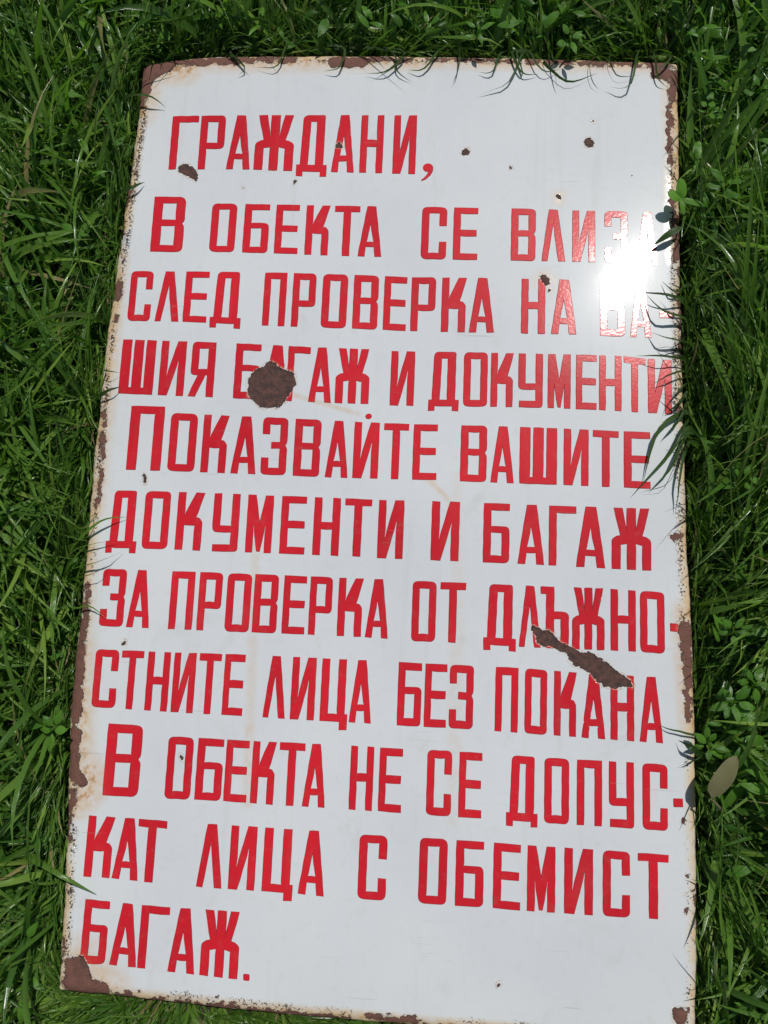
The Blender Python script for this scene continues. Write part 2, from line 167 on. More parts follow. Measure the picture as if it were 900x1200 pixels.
def enamel_material(name, base, base2, peel, rough, coat):
    m = NT(name)
    tc = m.new('ShaderNodeTexCoord', object=sign)
    v = tc.outputs['Object']
    d = m.attr('chip')
    n1 = m.noise(v, 330, 3, 0.6)
    n2 = m.noise(v, 1500, 1)
    dd = m.math('ADD', d, m.math('MULTIPLY', m.math('SUBTRACT', n1, 0.5), 3.6))
    dd = m.math('ADD', dd, m.math('MULTIPLY', m.math('SUBTRACT', n2, 0.5), 1.2))
    e = m.attr('edge')
    rag = m.noise(v, 105, 4, 0.7)
    dd = m.math('ADD', dd, m.math('MULTIPLY', m.math('MULTIPLY', m.math('SUBTRACT', rag, 0.5), 26.0), m.ramp(e, 9.0, 17.0, 1.0, 0.0)))
    chip = m.ramp(dd, -0.25, 0.25, 1.0, 0.0)
    # little specks of rust in the rolled rim, where the enamel flakes
    sp = m.noise(v, 420, 3, 0.65)
    patch = m.noise(v, 34, 2, 0.5)
    thr = m.math('ADD', m.math('MULTIPLY', m.math('ABSOLUTE', m.math('SUBTRACT', e, 8.5)), 0.020), m.math('MULTIPLY', patch, -0.55))
    thr = m.math('ADD', thr, m.math('SUBTRACT', 0.93, m.math('MULTIPLY', m.attr('wear'), 0.13)))
    speck = m.ramp(m.math('SUBTRACT', sp, thr), 0.0, 0.03)
    speck = m.math('MULTIPLY', speck, m.ramp(e, 9.0, 14.0, 1.0, 0.0))
    rust = m.math('MAXIMUM', chip, speck)
    # rust colour
    rn = m.noise(v, 160, 4, 0.65); rn2 = m.noise(v, 900, 2)
    rcol = m.mix(m.ramp(rn, 0.35, 0.68), (0.034, 0.019, 0.016), (0.115, 0.050, 0.036))
    rcol = m.mix(m.ramp(e, 12.0, 30.0, 0.55, 0.0), rcol, (0.20, 0.085, 0.060))
    rcol = m.mix(m.ramp(dd, -1.6, -0.1, 0.0, 0.75), rcol, (0.03, 0.018, 0.014))
    rcol = m.mix(m.ramp(rn2, 0.60, 0.80, 0.0, 0.6), rcol, (0.20, 0.10, 0.045))
    # run-off stains, edge yellowing
    st = m.attr('stain')
    sn = m.noise(v, 120, 4, 0.65)
    sfac = m.math('MULTIPLY', st, m.ramp(sn, 0.28, 0.62, 0.18, 1.0))
    halo = m.math('MULTIPLY', m.ramp(dd, 0.3, 2.4, 0.22, 0.0), m.ramp(sn, 0.3, 0.7))
    # the rolled rim has yellowed
    yel = m.math('MULTIPLY', m.ramp(e, 5.0, 13.0, 0.85, 0.0), m.ramp(m.noise(v, 22, 3, 0.6), 0.38, 0.56))
    big = m.noise(v, 6, 3, 0.5)
    bcol = m.mix(m.ramp(big, 0.35, 0.65), base, base2)
    fine = m.noise(v, 90, 4, 0.7)
    bcol = m.mix(m.ramp(fine, 0.55, 0.80, 0.0, 0.13), bcol, (0.28, 0.25, 0.20))
    bcol = m.mix(yel, bcol, (0.60, 0.47, 0.30))
    col = m.mix(m.math('MAXIMUM', sfac, halo), bcol, (0.56, 0.36, 0.17))
    col = m.mix(m.ramp(m.math('MULTIPLY', sfac, 1.0), 0.62, 1.0, 0.0, 0.8), col, (0.27, 0.12, 0.045))
    # fine scratches
    mp = m.new('ShaderNodeMapping'); m.link(v, mp.inputs[0])
    mp.inputs['Rotation'].default_value = (0, 0, 0.9); mp.inputs['Scale'].default_value = (9, 500, 1)
    sc = m.noise(mp.outputs[0], 1.0, 2, 0.5)
    sc = m.math('MULTIPLY', m.ramp(sc, 0.72, 0.75), m.ramp(m.noise(v, 14, 1), 0.50, 0.60, 0.0, 0.36))
    col = m.mix(sc, col, (0.20, 0.17, 0.15))
    mp2 = m.new('ShaderNodeMapping'); m.link(v, mp2.inputs[0])
    mp2.inputs['Rotation'].default_value = (0, 0, -0.5); mp2.inputs['Location'].default_value = (3.1, 1.7, 0.4); mp2.inputs['Scale'].default_value = (14, 620, 1)
    sc2 = m.math('MULTIPLY', m.ramp(m.noise(mp2.outputs[0], 1.0, 2, 0.5), 0.72, 0.75), m.ramp(m.noise(v, 9, 2), 0.55, 0.62, 0.0, 0.40))
    col = m.mix(sc2, col, (0.25, 0.22, 0.19))
    # smears of dried mud and grime, thin run-off lines
    mp3 = m.new('ShaderNodeMapping'); m.link(v, mp3.inputs[0]); mp3.inputs['Scale'].default_value = (60, 4, 1)
    run = m.math('MULTIPLY', m.ramp(m.noise(mp3.outputs[0], 1.0, 3, 0.6), 0.58, 0.80), 0.16)
    smear = m.math('MULTIPLY', m.ramp(m.noise(v, 17, 5, 0.65, dist=0.8), 0.58, 0.78), 0.22)
    col = m.mix(m.math('MULTIPLY', m.math('MAXIMUM', run, smear), 1.0 if peel < 0.00004 else 0.35), col, (0.36, 0.32, 0.25))
    # pale broken rim round the chips
    rim = m.math('MULTIPLY', m.ramp(dd, 0.2, 0.35), m.ramp(dd, 0.7, 1.1, 1.0, 0.0))
    rim = m.math('MULTIPLY', rim, m.ramp(n1, 0.42, 0.55, 0.0, 0.7))
    rim = m.math('MULTIPLY', rim, m.ramp(e, 14.0, 18.0))
    col = m.mix(rim, col, (0.74, 0.69, 0.60))
    # thin brown bleed just outside the rim
    bleed = m.math('MULTIPLY', m.math('MULTIPLY', m.ramp(dd, 0.9, 1.1), m.ramp(dd, 1.2, 2.6, 1.0, 0.0)), m.ramp(sn, 0.45, 0.6, 0.0, 0.55))
    col = m.mix(bleed, col, (0.36, 0.20, 0.09))
    col = m.mix(rust, col, rcol)
    m.link(col, m.b.inputs['Base Color'])
    r = m.math('ADD', rough, m.math('MULTIPLY', sfac, 0.25))
    r = m.math('ADD', r, m.ramp(fine, 0.5, 0.8, 0.0, 0.012))
    r = m.math('MAXIMUM', r, m.math('MULTIPLY', rust, 0.85))
    m.link(r, m.b.inputs['Roughness'])
    m.b.inputs['IOR'].default_value = 1.52
    m.link(m.math('MULTIPLY', m.math('SUBTRACT', 1.0, rust), coat), m.b.inputs['Coat Weight']); m.b.inputs['Coat Roughness'].default_value = 0.21
    # relief, metres
    h = m.math('MULTIPLY', m.noise(v, 185 if peel < 0.00004 else 330, 1.5, 0.5), peel)
    if peel < 0.00004: h = m.math('MULTIPLY', h, m.ramp(m.noise(v, 11, 2), 0.45, 0.62, 0.35, 1.5))
    h = m.math('ADD', h, m.math('MULTIPLY', m.noise(v, 55, 1), 0.00002))
    h = m.math('MULTIPLY', h, m.math('SUBTRACT', 1.0, rust))
    hr = m.math('MULTIPLY', m.math('ADD', rn, m.math('MULTIPLY', rn2, 0.5)), 0.0013)
    hr = m.math('SUBTRACT', hr, 0.0019)
    h = m.math('ADD', h, m.math('MULTIPLY', rust, hr))
    bp = m.new('ShaderNodeBump'); bp.inputs['Strength'].default_value = 1.0; bp.inputs['Distance'].default_value = 1.0
    m.link(h, bp.inputs['Height']); m.link(bp.outputs[0], m.b.inputs['Normal'])
    return m.m

WHITE = enamel_material('white_enamel', (0.605, 0.628, 0.63), (0.565, 0.588, 0.598), 0.000017, 0.036, 0.05)
RED = enamel_material('red_enamel', (0.60, 0.016, 0.024), (0.48, 0.012, 0.019), 0.000050, 0.10, 0.04)

_e = NT('red_enamel_edge'); _e.b.inputs['Base Color'].default_value = (0.30, 0.010, 0.018, 1); _e.b.inputs['Roughness'].default_value = 0.75
REDGE = _e.m
# ------------------------------------------------------------------ the sheet
EL = np.array(EDGE_LEFT)[::-1]; ER = np.array(EDGE_RIGHT)[::-1]; ET = np.array(EDGE_TOP); EB = np.array(EDGE_BOTTOM)
def wob(t, seed, a):
    return a * (np.sin(t*0.09+seed) * 0.5 + np.sin(t*0.23+seed*2.1) * 0.3 + np.sin(t*0.61+seed*3.7) * 0.25)
def smooth_curve(P, key):
    lo, hi = P[0, key], P[-1, key]
    t = np.arange(math.floor(lo) - 30, math.ceil(hi) + 31, 2.0)
    v = np.interp(t, P[:, key], P[:, 1-key])
    s0 = (P[1, 1-key]-P[0, 1-key])/(P[1, key]-P[0, key]); s1 = (P[-1, 1-key]-P[-2, 1-key])/(P[-1, key]-P[-2, key])
    v = np.where(t < lo, P[0, 1-key] + (t-lo)*s0, v); v = np.where(t > hi, P[-1, 1-key] + (t-hi)*s1, v)
    k = np.ones(15)/15
    v2 = np.convolve(np.pad(v, 7, mode='edge'), k, mode='valid')
    v2[:8] = v[:8]; v2[-8:] = v[-8:]
    return t, v2
_l = smooth_curve(EL, 1); _r = smooth_curve(ER, 1); _t = smooth_curve(ET, 0); _b = smooth_curve(EB, 0)
xl = lambda y: np.interp(y, *_l) + wob(y, 1.0, 0.9)
xr = lambda y: np.interp(y, *_r) + wob(y, 2.3, 0.5)
yt = lambda x: np.interp(x, *_t) + wob(x, 3.1, 0.5)
yb = lambda x: np.interp(x, *_b) + wob(x, 4.7, 0.5)
RIM = 11.0
def rim_u(x, y):
    p = np.maximum(0, RIM - np.minimum(x - xl(y), xr(y) - x))
    q = np.maximum(0, RIM - np.minimum(yt(x) - y, y - yb(x)))
    return np.minimum(np.sqrt(p*p + q*q)/RIM, 1.0)
def height(x, y):
    u = rim_u(x, y)
    z = -5.5*(1 - np.sqrt(np.maximum(0, 1 - u*u)))
    z = z + 0.35*np.sin(x*0.019+1)*np.sin(y*0.013+2) + 0.2*np.sin(x*0.031-y*0.021)
    r = np.hypot(x+107, y-130)                                   # knock in the sheet under the big round chip
    z = z - 0.7*np.exp(-(r/30)**2)
    return z
def capsule(x, y, c):
    x1, y1, r1, x2, y2, r2 = c[:6]
    dx, dy = x2-x1, y2-y1; L = dx*dx+dy*dy
    t = np.clip(((x-x1)*dx + (y-y1)*dy)/L, 0, 1) if L > 1e-6 else np.zeros_like(x)
    return np.hypot(x-x1-t*dx, y-y1-t*dy) - (r1 + (r2-r1)*t)
def chip_field(x, y):
    d = np.full(x.shape, 40.0)
    x, y = (x + 0.8*np.sin(y*.31+1)+0.45*np.sin(x*.71+y*.63+2)+0.2*np.sin(y*1.7-x*.9),
            y + 0.8*np.sin(x*.34+4)+0.45*np.sin(x*.59-y*.77+3)+0.2*np.sin(x*1.9+y*.8))
    for c in CHIPS: d = np.minimum(d, capsule(x, y, c))
    return d
def stain_field(x, y):
    s = np.zeros(x.shape)
    for c in STAINS: s = np.maximum(s, c[6]*np.clip(0.85 - capsule(x, y, c)/(c[2]+c[5])*1.1, 0, 1))
    return s
def wear_field(x, y):
    left = np.clip((-x-200)/60, 0, 1); top = np.clip((y-400)/60, 0, 1); right = np.clip((x-200)/60, 0, 1)
    low = np.clip((-y-50)/150, 0, 1)
    return np.maximum.reduce([left*(1.0 + 0.35*np.clip((y-150)/100, 0, 1)), top*0.9, right*(0.95-0.75*low), 0.45*np.ones_like(x)*(y < -430)])
def edge_field(x, y):
    return np.minimum(np.minimum(x-xl(y), xr(y)-x), np.minimum(yt(x)-y, y-yb(x)))

NU, NV = 420, 700
uu, vv = np.meshgrid(np.linspace(0, 1, NU), np.linspace(0, 1, NV))
X = -320 + 640*uu; Y = -500 + 1000*vv
for _ in range(8):
    a, b = xl(Y), xr(Y); X = a + (b-a)*uu
    c, d = yb(X), yt(X); Y = c + (d-c)*vv
# rounded corners
dl, dr, dt, db = X-xl(Y), xr(Y)-X, yt(X)-Y, Y-yb(X)
CR = 2.5
hx = np.minimum(dl, dr); hy = np.minimum(dt, db)
pa = np.clip((CR-hx)/CR, 0, 1); pb = np.clip((CR-hy)/CR, 0, 1)
inc = (pa > 0) & (pb > 0)
na = np.where(inc, pa*np.sqrt(1-pb*pb/2), pa); nb = np.where(inc, pb*np.sqrt(1-pa*pa/2), pb)
X = X + np.where(inc, np.where(dl < dr, 1, -1)*(pa-na)*CR, 0)
Y = Y + np.where(inc, np.where(db < dt, 1, -1)*(pb-nb)*CR, 0)
Z = height(X, Y)
chipf = chip_field(X, Y); stainf = stain_field(X, Y); edgef = edge_field(X, Y)
co = np.stack([X.ravel(), Y.ravel(), Z.ravel()], 1)
idx = np.arange(NU*NV).reshape(NV, NU)
F = np.stack([idx[:-1, :-1].ravel(), idx[:-1, 1:].ravel(), idx[1:, 1:].ravel(), idx[1:, :-1].ravel()], 1)
ring = np.concatenate([idx[0, :], idx[1:, -1], idx[-1, -2::-1], idx[-2:0:-1, 0]])
# turned-down flange, then its inner return and the underside
base = len(co); R0 = co[ring]
tang = np.roll(R0, -1, 0)-np.roll(R0, 1, 0); nrm = np.stack([tang[:, 1], -tang[:, 0]], 1); nrm /= np.linalg.norm(nrm, axis=1)[:, None]+1e-9
rows = [ring]
for off, zz in ((0.0, -12.0), (-0.3, -23.0), (-1.8, -23.4), (-2.0, -10.0), (-14.0, -5.0)):
    q = R0.copy(); q[:, :2] += nrm*off; q[:, 2] = zz
    rows.append(np.arange(len(co), len(co)+len(q))); co = np.concatenate([co, q])
extra = []
for r0, r1 in zip(rows[:-1], rows[1:]):
    extra.append(np.stack([r0, r1, np.roll(r1, -1), np.roll(r0, -1)], 1))
F = np.concatenate([F] + extra)
nx = len(co) - NU*NV
att = lambda f, fill=None: np.concatenate([f.ravel()] + [f.ravel()[ring]]*(nx//len(ring)))
mesh_np('enamel_plate', co/1000.0, F, WHITE, sign, dict(chip=att(chipf), stain=att(stainf), edge=att(edgef), wear=att(wear_field(X, Y))))

# ------------------------------------------------------------------ condensed stencil-like letters
def rnd(P):
    """corner list (x, y[, r]) -> outline with small rounded corners"""
    out = []; n = len(P)
    for i, p in enumerate(P):
        if len(p) < 3: out.append((p[0], p[1])); continue
        a = Vector(P[i-1][:2]) - Vector(p[:2]); b = Vector(P[(i+1) % n][:2]) - Vector(p[:2])
        r = min(p[2], a.length*0.45, b.length*0.45)
        s = Vector(p[:2]) + a.normalized()*r; e = Vector(p[:2]) + b.normalized()*r; c = Vector(p[:2])
        for t in (0, .25, .5, .75, 1): q = s*(1-t)**2 + c*2*t*(1-t) + e*t*t; out.append((q.x, q.y))
    return out
def glyph(ch, w, h):
    t = 0.275*w; b = 0.114*h; r = 0.20*w
    if ch in 'Г': return [[(0,0),(0,h),(w,h),(w,h-b),(t*.95,h-b),(t*.95,0)]]
    if ch == 'Р': return [[(0,0),(0,h),(w,h,r),(w,.38*h,r),(t,.38*h),(t,0)],[(t,.38*h+b*.95),(t,h-b),(w-t,h-b),(w-t,.38*h+b*.95)]]
    if ch == 'А': return [[(0,0),(.33*w,h),(.69*w,h),(w,0),(w-t,0),(w-t-.035*w,.19*h),(t+.035*w,.19*h),(t,0)],[(t+.065*w,.285*h),(.495*w,.66*h),(w-t-.065*w,.285*h)]]
    if ch == 'Ж':
        s=.215*w
        return [[(0,0),(0,.48*h,r*.8),(.12*w,.53*h),(.22*w,.55*h),(.05*w,h),(.27*w,h),(.385*w,.60*h),(.385*w,h),(.615*w,h),(.615*w,.60*h),(.74*w,h),(.96*w,h),(.78*w,.55*h),(.88*w,.53*h),(w,.48*h,r*.8),(w,0),(w-s,0),(w-s,.40*h),(.61*w,.42*h),(.61*w,0),(.39*w,0),(.39*w,.42*h),(s,.40*h),(s,0)]]
    if ch == 'Д':
        f=.085*h
        return [[(0,-f),(0,b),(.11*w,b),(.16*w,h,r*.8),(.88*w,h,r*.35),(.88*w,b),(w,b),(w,-f),(.80*w,-f),(.80*w,0),(.20*w,0),(.20*w,-f)],[(.36*w,b),(.40*w,h-b),(.62*w,h-b),(.62*w,b)]]
    if ch == 'Н': return [[(0,0),(0,h),(t,h),(t,.57*h),(w-t,.57*h),(w-t,h),(w,h),(w,0),(w-t,0),(w-t,.45*h),(t,.45*h),(t,0)]]
    if ch in 'ИЙ': return [[(0,0),(0,h),(t,h),(t,.34*h),(.66*w,h),(w,h),(w,0),(w-t,0),(w-t,.66*h),(.34*w,0)]]
    if ch == 'В': return [[(0,0),(0,h),(w,h,r),(w,.575*h,r*.7),(.93*w,.52*h),(w,.465*h,r*.7),(w,0,r),],[(t,b),(t,.47*h),(w-t,.47*h),(w-t,b)],[(t,.58*h),(t,h-b),(w-t,h-b),(w-t,.58*h)]]
    if ch == 'О': return [[(0,0,r*1.1),(0,h,r*1.1),(w,h,r*1.1),(w,0,r*1.1)],[(t,b),(t,h-b),(w-t,h-b),(w-t,b)]]
    if ch == 'Б': return [[(0,0),(0,h),(w,h),(w,h-b),(t,h-b),(t,.61*h),(w,.61*h,r),(w,0,r)],[(t,b),(t,.61*h-b*.9),(w-t,.61*h-b*.9),(w-t,b)]]
    if ch == 'Е': return [[(0,0),(0,h),(w,h),(w,h-b),(t,h-b),(t,.57*h),(.95*w,.57*h),(.95*w,.45*h),(t,.45*h),(t,b),(w,b),(w,0)]]
    if ch == 'К': return [[(0,0),(0,h),(t,h),(t,.60*h),(.68*w,h),(w,h),(.73*w,.565*h),(.86*w,.555*h,r*.3),(.97*w,.49*h,r*.3),(.97*w,0),(.97*w-t,0),(.97*w-t,.43*h),(t,.43*h),(t,0)]]
    if ch == 'Т': return [[(.5*w-t*.5,0),(.5*w-t*.5,h-b),(0,h-b),(0,h),(w,h),(w,h-b),(.5*w+t*.5,h-b),(.5*w+t*.5,0)]]
    if ch == 'С': return [[(0,0,r*1.1),(0,h,r*1.1),(w,h,r*1.1),(w,.64*h),(w-t,.64*h),(w-t,h-b),(t,h-b),(t,b),(w-t,b),(w-t,.33*h),(w,.33*h),(w,0,r*1.1)]]
    if ch == 'Л': return [[(0,0),(.30*w,h),(.66*w,h),(w,0),(w-t*1.02,0),(.475*w,.74*h),(t*.85,0)]]
    if ch == 'З': return [[(0,0,r),(0,.29*h),(t,.29*h),(t,b),(w-t,b),(w-t,.46*h),(.38*w,.46*h),(.38*w,.57*h),(w-t,.57*h),(w-t,h-b),(t,h-b),(t,.71*h),(0,.71*h),(0,h,r),(w,h,r),(w,.575*h,r*.7),(.93*w,.52*h),(w,.465*h,r*.7),(w,0,r)]]
    if ch == 'П': return [[(0,0),(0,h),(w,h),(w,0),(w-t,0),(w-t,h-b),(t,h-b),(t,0)]]
    if ch == 'Ш':
        s=.27*w
        return [[(0,0),(0,h),(s,h),(s,b),(.5*w-s*.5,b),(.5*w-s*.5,h),(.5*w+s*.5,h),(.5*w+s*.5,b),(w-s,b),(w-s,h),(w,h),(w,0)]]
    if ch == 'Ц':
        W=.90*w; s=.30*W
        return [[(0,0),(0,h),(s,h),(s,b),(W-s,b),(W-s,h),(W,h),(W,b),(w,b),(w,-.13*h),(w-.27*w,-.13*h),(w-.27*w,0)]]
    if ch == 'Я': return [[(w,0),(w,h),(.06*w,h,r),(.06*w,.40*h,r),(.34*w,.39*h),(0,0),(t,0),(.36*w+t,.39*h),(w-t,.39*h),(w-t,0)],[(.06*w+t,.50*h),(w-t,.50*h),(w-t,h-b),(.06*w+t,h-b)]]
    if ch == 'У': return [[(w,0,r*.7),(w,h),(w-t,h),(w-t,.44*h),(t,.44*h),(t,h),(0,h),(0,.33*h,r),(w-t,.33*h),(w-t,b),(.04*w,b),(.04*w,0)]]
    if ch == 'М':
        s=.26*w
        return [[(0,0),(0,h),(.30*w,h),(.5*w,.50*h),(.70*w,h),(w,h),(w,0),(w-s,0),(w-s,.50*h),(.56*w,.02*h),(.44*w,.02*h),(s,.50*h),(s,0)]]
    if ch == 'Ъ': return [[(0,h),(0,h-b),(.20*w,h-b),(.20*w,0),(w,0,r),(w,.59*h,r),(.20*w+.27*w,.59*h),(.47*w,h)],[(.47*w,b),(.47*w,.59*h-b),(w-.27*w,.59*h-b),(w-.27*w,b)]]
    if ch == '-': return [[(0,.37*h,r*.3),(0,.49*h,r*.3),(w,.49*h),(w,.37*h)]]
    if ch == '.': return [[(0,0,1),(0,.085*h,1),(w,.085*h,1),(w,0,1)]]
THICK = 0.42
def build_letter(name, loops, place):
    """loops in letter space, place() maps to the sign in mm"""
    loops = [[place(*p) for p in (rnd(l))] for l in loops]
    flat = [p for l in loops for p in l]
    tris = tessellate_polygon([[Vector((p[0], p[1], 0)) for p in l] for l in loops])
    bm = bmesh.new()
    vs = [bm.verts.new((p[0], p[1], 0)) for p in flat]
    for tr in tris:
        try: bm.faces.new([vs[i] for i in tr])
        except ValueError: pass
    xs = [p[0] for p in flat]; ys = [p[1] for p in flat]
    x0, x1, y0, y1 = min(xs), max(xs), min(ys), max(ys)
    gx, gy = np.meshgrid(np.linspace(x0, x1, 12), np.linspace(y0, y1, 20))
    near = chip_field(gx, gy).min() < 2.5 or edge_field(gx, gy).min() < 13
    step = 1.6 if near else 9.0
    for ax, (lo, hi) in ((0, (x0, x1)), (1, (y0, y1))):
        n = max(1, int((hi-lo)/step))
        for k in range(1, n):
            c = [0, 0, 0]; c[ax] = lo + (hi-lo)*k/n; nn = [0, 0, 0]; nn[ax] = 1
            bmesh.ops.bisect_plane(bm, geom=bm.verts[:]+bm.edges[:]+bm.faces[:], plane_co=c, plane_no=nn)
    bmesh.ops.recalc_face_normals(bm, faces=bm.faces)
    if sum(f.normal.z for f in bm.faces) < 0: bmesh.ops.reverse_faces(bm, faces=bm.faces)
    ph = random.uniform(0, 50)
    for v in bm.verts:
        v.co.x += 0.13*math.sin(v.co.y*0.35+ph) + random.uniform(-.05, .05); v.co.y += 0.16*math.sin(v.co.x*0.4+ph*2)
    edges = [e for e in bm.edges if len(e.link_faces) == 1]
    outw = {}
    for e in edges:
        f = e.link_faces[0]; c = f.calc_center_median(); mid = (e.verts[0].co+e.verts[1].co)/2
        tdir = (e.verts[1].co-e.verts[0].co).normalized(); n = Vector((tdir.y, -tdir.x, 0))
        if n.dot(mid-c) < 0: n = -n
        for v in e.verts: outw.setdefault(v, Vector()); outw[v] += n
    # walls slope outwards into the white coat
    low = {v: bm.verts.new((v.co.x+0.65*n.normalized().x, v.co.y+0.65*n.normalized().y, -1)) for v, n in outw.items() if n.length > 1e-6}
    for e in edges:
        a, b = e.verts
        if a in low and b in low:
            f = bm.faces.new((a, b, low[b], low[a])); f.material_index = 1 if float(chip_field(np.array([a.co.x]), np.array([a.co.y]))[0]) > 1.5 else 0
    bmesh.ops.recalc_face_normals(bm, faces=bm.faces)
    bm.verts.ensure_lookup_table()
    P = np.array([v.co[:] for v in bm.verts])
    top = P[:, 2] > -0.5
    z = height(P[:, 0], P[:, 1]) + np.where(top, np.where(chip_field(P[:, 0], P[:, 1]) < -1.5, 0.03, THICK), -0.1)
    ox, oy = (x0+x1)/2, (y0+y1)/2
    for v, zz in zip(bm.verts, z): v.co = ((v.co.x-ox)/1000, (v.co.y-oy)/1000, zz/1000)
    me = bpy.data.meshes.new(name); bm.to_mesh(me); bm.free()
    a = me.attributes.new('chip', 'FLOAT', 'POINT'); a.data.foreach_set('value', chip_field(P[:, 0], P[:, 1]).astype(np.float32))
    a = me.attributes.new('stain', 'FLOAT', 'POINT'); a.data.foreach_set('value', (stain_field(P[:, 0], P[:, 1])*0.10).astype(np.float32))
    a = me.attributes.new('edge', 'FLOAT', 'POINT'); a.data.foreach_set('value', edge_field(P[:, 0], P[:, 1]).astype(np.float32))
    me.materials.append(RED); me.materials.append(REDGE)
    o = bpy.data.objects.new(name, me); COL.objects.link(o); o.parent = sign; o.location = (ox/1000, oy/1000, 0)
    return o
for line in TEXT:
    for ch, x0, x1, yl0, yr0, yl1, yr1 in line:
        w = x1-x0; h = (yl1+yr1)/2-(yl0+yr0)/2
        def place(px, py, *_):
            u = px/w; v = py/h
            lo = yl0+(yr0-yl0)*u; hi = yl1+(yr1-yl1)*u
            return (x0+px, lo+(hi-lo)*v)
        nm = {'-': 'hyphen', '.': 'full_stop'}.get(ch, 'letter')
        build_letter(nm, glyph(ch, w, h), place)
# comma after the first word, dot over the short i
cx, cy = COMMA
P = [(4.5*math.cos(a), 4.5*math.sin(a)) for a in np.linspace(0.0, math.pi*1.35, 12)]
P = [(5.3, 0.5), (4.2, 3.4), (1, 5), (-2.6, 4.6), (-5, 2.2), (-5, -1.2), (-2.6, -3.9), (0.3, -4.2), (1.2, -3.8), (-0.5, -8), (-3.6, -11.6), (-6.6, -13.8), (-6, -14.8), (-2, -13), (2.6, -8.6), (4.8, -4)]
build_letter('comma', [P], lambda x, y: (cx+x, cy+y))
dx, dy = SHORT_DOT
build_letter('accent_dot', [[(3.0*math.cos(a), 2.6*math.sin(a)) for a in np.linspace(0, 2*math.pi, 14)[:-1]]], lambda x, y: (dx+x, dy+y))

# ------------------------------------------------------------------ ground
def ground():
    m = NT('soil'); tc = m.new('ShaderNodeTexCoord'); v = tc.outputs['Object']
    n = m.noise(v, 40, 6, 0.7); n2 = m.noise(v, 3, 4, 0.6); n3 = m.noise(v, 260, 3, 0.6)
    c = m.mix(m.ramp(n, 0.3, 0.7), (0.018, 0.014, 0.009), (0.05, 0.038, 0.022))
    c = m.mix(m.ramp(n3, 0.5, 0.7, 0, 0.7), c, (0.020, 0.040, 0.010))
    sep = m.new('ShaderNodeVectorMath', operation='LENGTH'); m.link(v, sep.inputs[0])
    far = m.ramp(sep.outputs['Value'], 1.3, 2.2)
    g = m.mix(m.ramp(n2, 0.3, 0.7), (0.030, 0.075, 0.012), (0.060, 0.12, 0.022))
    c = m.mix(far, c, g)
    m.link(c, m.b.inputs['Base Color']); m.b.inputs['Roughness'].default_value = 0.95
    bp = m.new('ShaderNodeBump'); bp.inputs['Distance'].default_value = 0.01; m.link(n, bp.inputs['Height']); m.link(bp.outputs[0], m.b.inputs['Normal'])
    t = np.concatenate([[-60, -20, -6, -3], np.linspace(-1.5, 1.5, 121), [3, 6, 20, 60]])
    gx, gy = np.meshgrid(t, t)
    z = 0.004*np.sin(gx*9+1)*np.sin(gy*11+2) + rng.normal(0, 0.0015, gx.shape)
    inside = (np.abs(gx) < 0.29) & (np.abs(gy) < 0.48)
    z = np.where(inside, np.where((np.abs(gx) < .26) & (np.abs(gy) < .45), 0.007, 0.004), z-0.004)
    n_ = len(t); i = np.arange(n_*n_).reshape(n_, n_)
    F = np.stack([i[:-1, :-1].ravel(), i[:-1, 1:].ravel(), i[1:, 1:].ravel(), i[1:, :-1].ravel()], 1)
    o = mesh_np('ground', np.stack([gx.ravel(), gy.ravel(), z.ravel()], 1), F, m.m)
    tag(o, kind='structure')
ground()

# ------------------------------------------------------------------ grass
def leaf_material(name, c0, c1, trans, rough=0.34, tmix=0.35, dry=True):
    m = NT(name)
    t = m.attr('tint'); s = m.attr('along'); tc = m.new('ShaderNodeTexCoord')
    c = m.mix(t, c0, c1)
    if dry:
        c = m.mix(m.ramp(t, 0.66, 0.92), c, (0.25, 0.36, 0.065))
        c = m.mix(m.ramp(t, 0.965, 0.985), c, (0.30, 0.24, 0.11))
        c = m.mix(m.ramp(s, 0.93, 1.0, 0.0, 0.5), c, (0.16, 0.15, 0.05))
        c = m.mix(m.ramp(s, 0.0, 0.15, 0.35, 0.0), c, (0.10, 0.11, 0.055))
    n = m.noise(tc.outputs['Object'], 70, 2); c = m.mix(m.ramp(n, 0.35, 0.7, 0.0, 0.35), c, c0)
    m.link(c, m.b.inputs['Base Color']); m.b.inputs['Roughness'].default_value = rough
    m.b.inputs['IOR'].default_value = 1.52
    vein = m.attr('across')
    tr = m.new('ShaderNodeBsdfTranslucent'); m.link(m.mix(t, trans, tuple(min(1, x*1.5) for x in trans)), tr.inputs['Color'])
    bp = m.new('ShaderNodeBump'); bp.inputs['Distance'].default_value = 0.0003; bp.inputs['Strength'].default_value = 0.5
    wv = m.math('SINE', m.math('MULTIPLY', vein, 22.0)); m.link(wv, bp.inputs['Height'])
    m.link(bp.outputs[0], m.b.inputs['Normal'])
    mx = m.new('ShaderNodeMixShader'); mx.inputs[0].default_value = tmix
    m.link(m.b.outputs[0], mx.inputs[1]); m.link(tr.outputs[0], mx.inputs[2]); m.link(mx.outputs[0], m.out.inputs['Surface'])
    return m.m
GRASS = leaf_material('grass_blade', (0.050, 0.125, 0.018), (0.190, 0.330, 0.050), (0.20, 0.45, 0.03), 0.19, 0.27)
SHADEGRASS = leaf_material('grass_blade_shade_tone', (0.024, 0.058, 0.013), (0.065, 0.130, 0.026), (0.06, 0.15, 0.012))  # darker grass copy: backlit, shadowed look of overhanging blades put into the colour
LEAF = leaf_material('broad_leaf', (0.050, 0.145, 0.016), (0.13, 0.29, 0.035), (0.14, 0.38, 0.02), 0.30, 0.35, False)
OLIVE = leaf_material('olive_leaf', (0.16, 0.155, 0.07), (0.25, 0.23, 0.115), (0.18, 0.19, 0.05), 0.5, 0.25, False)

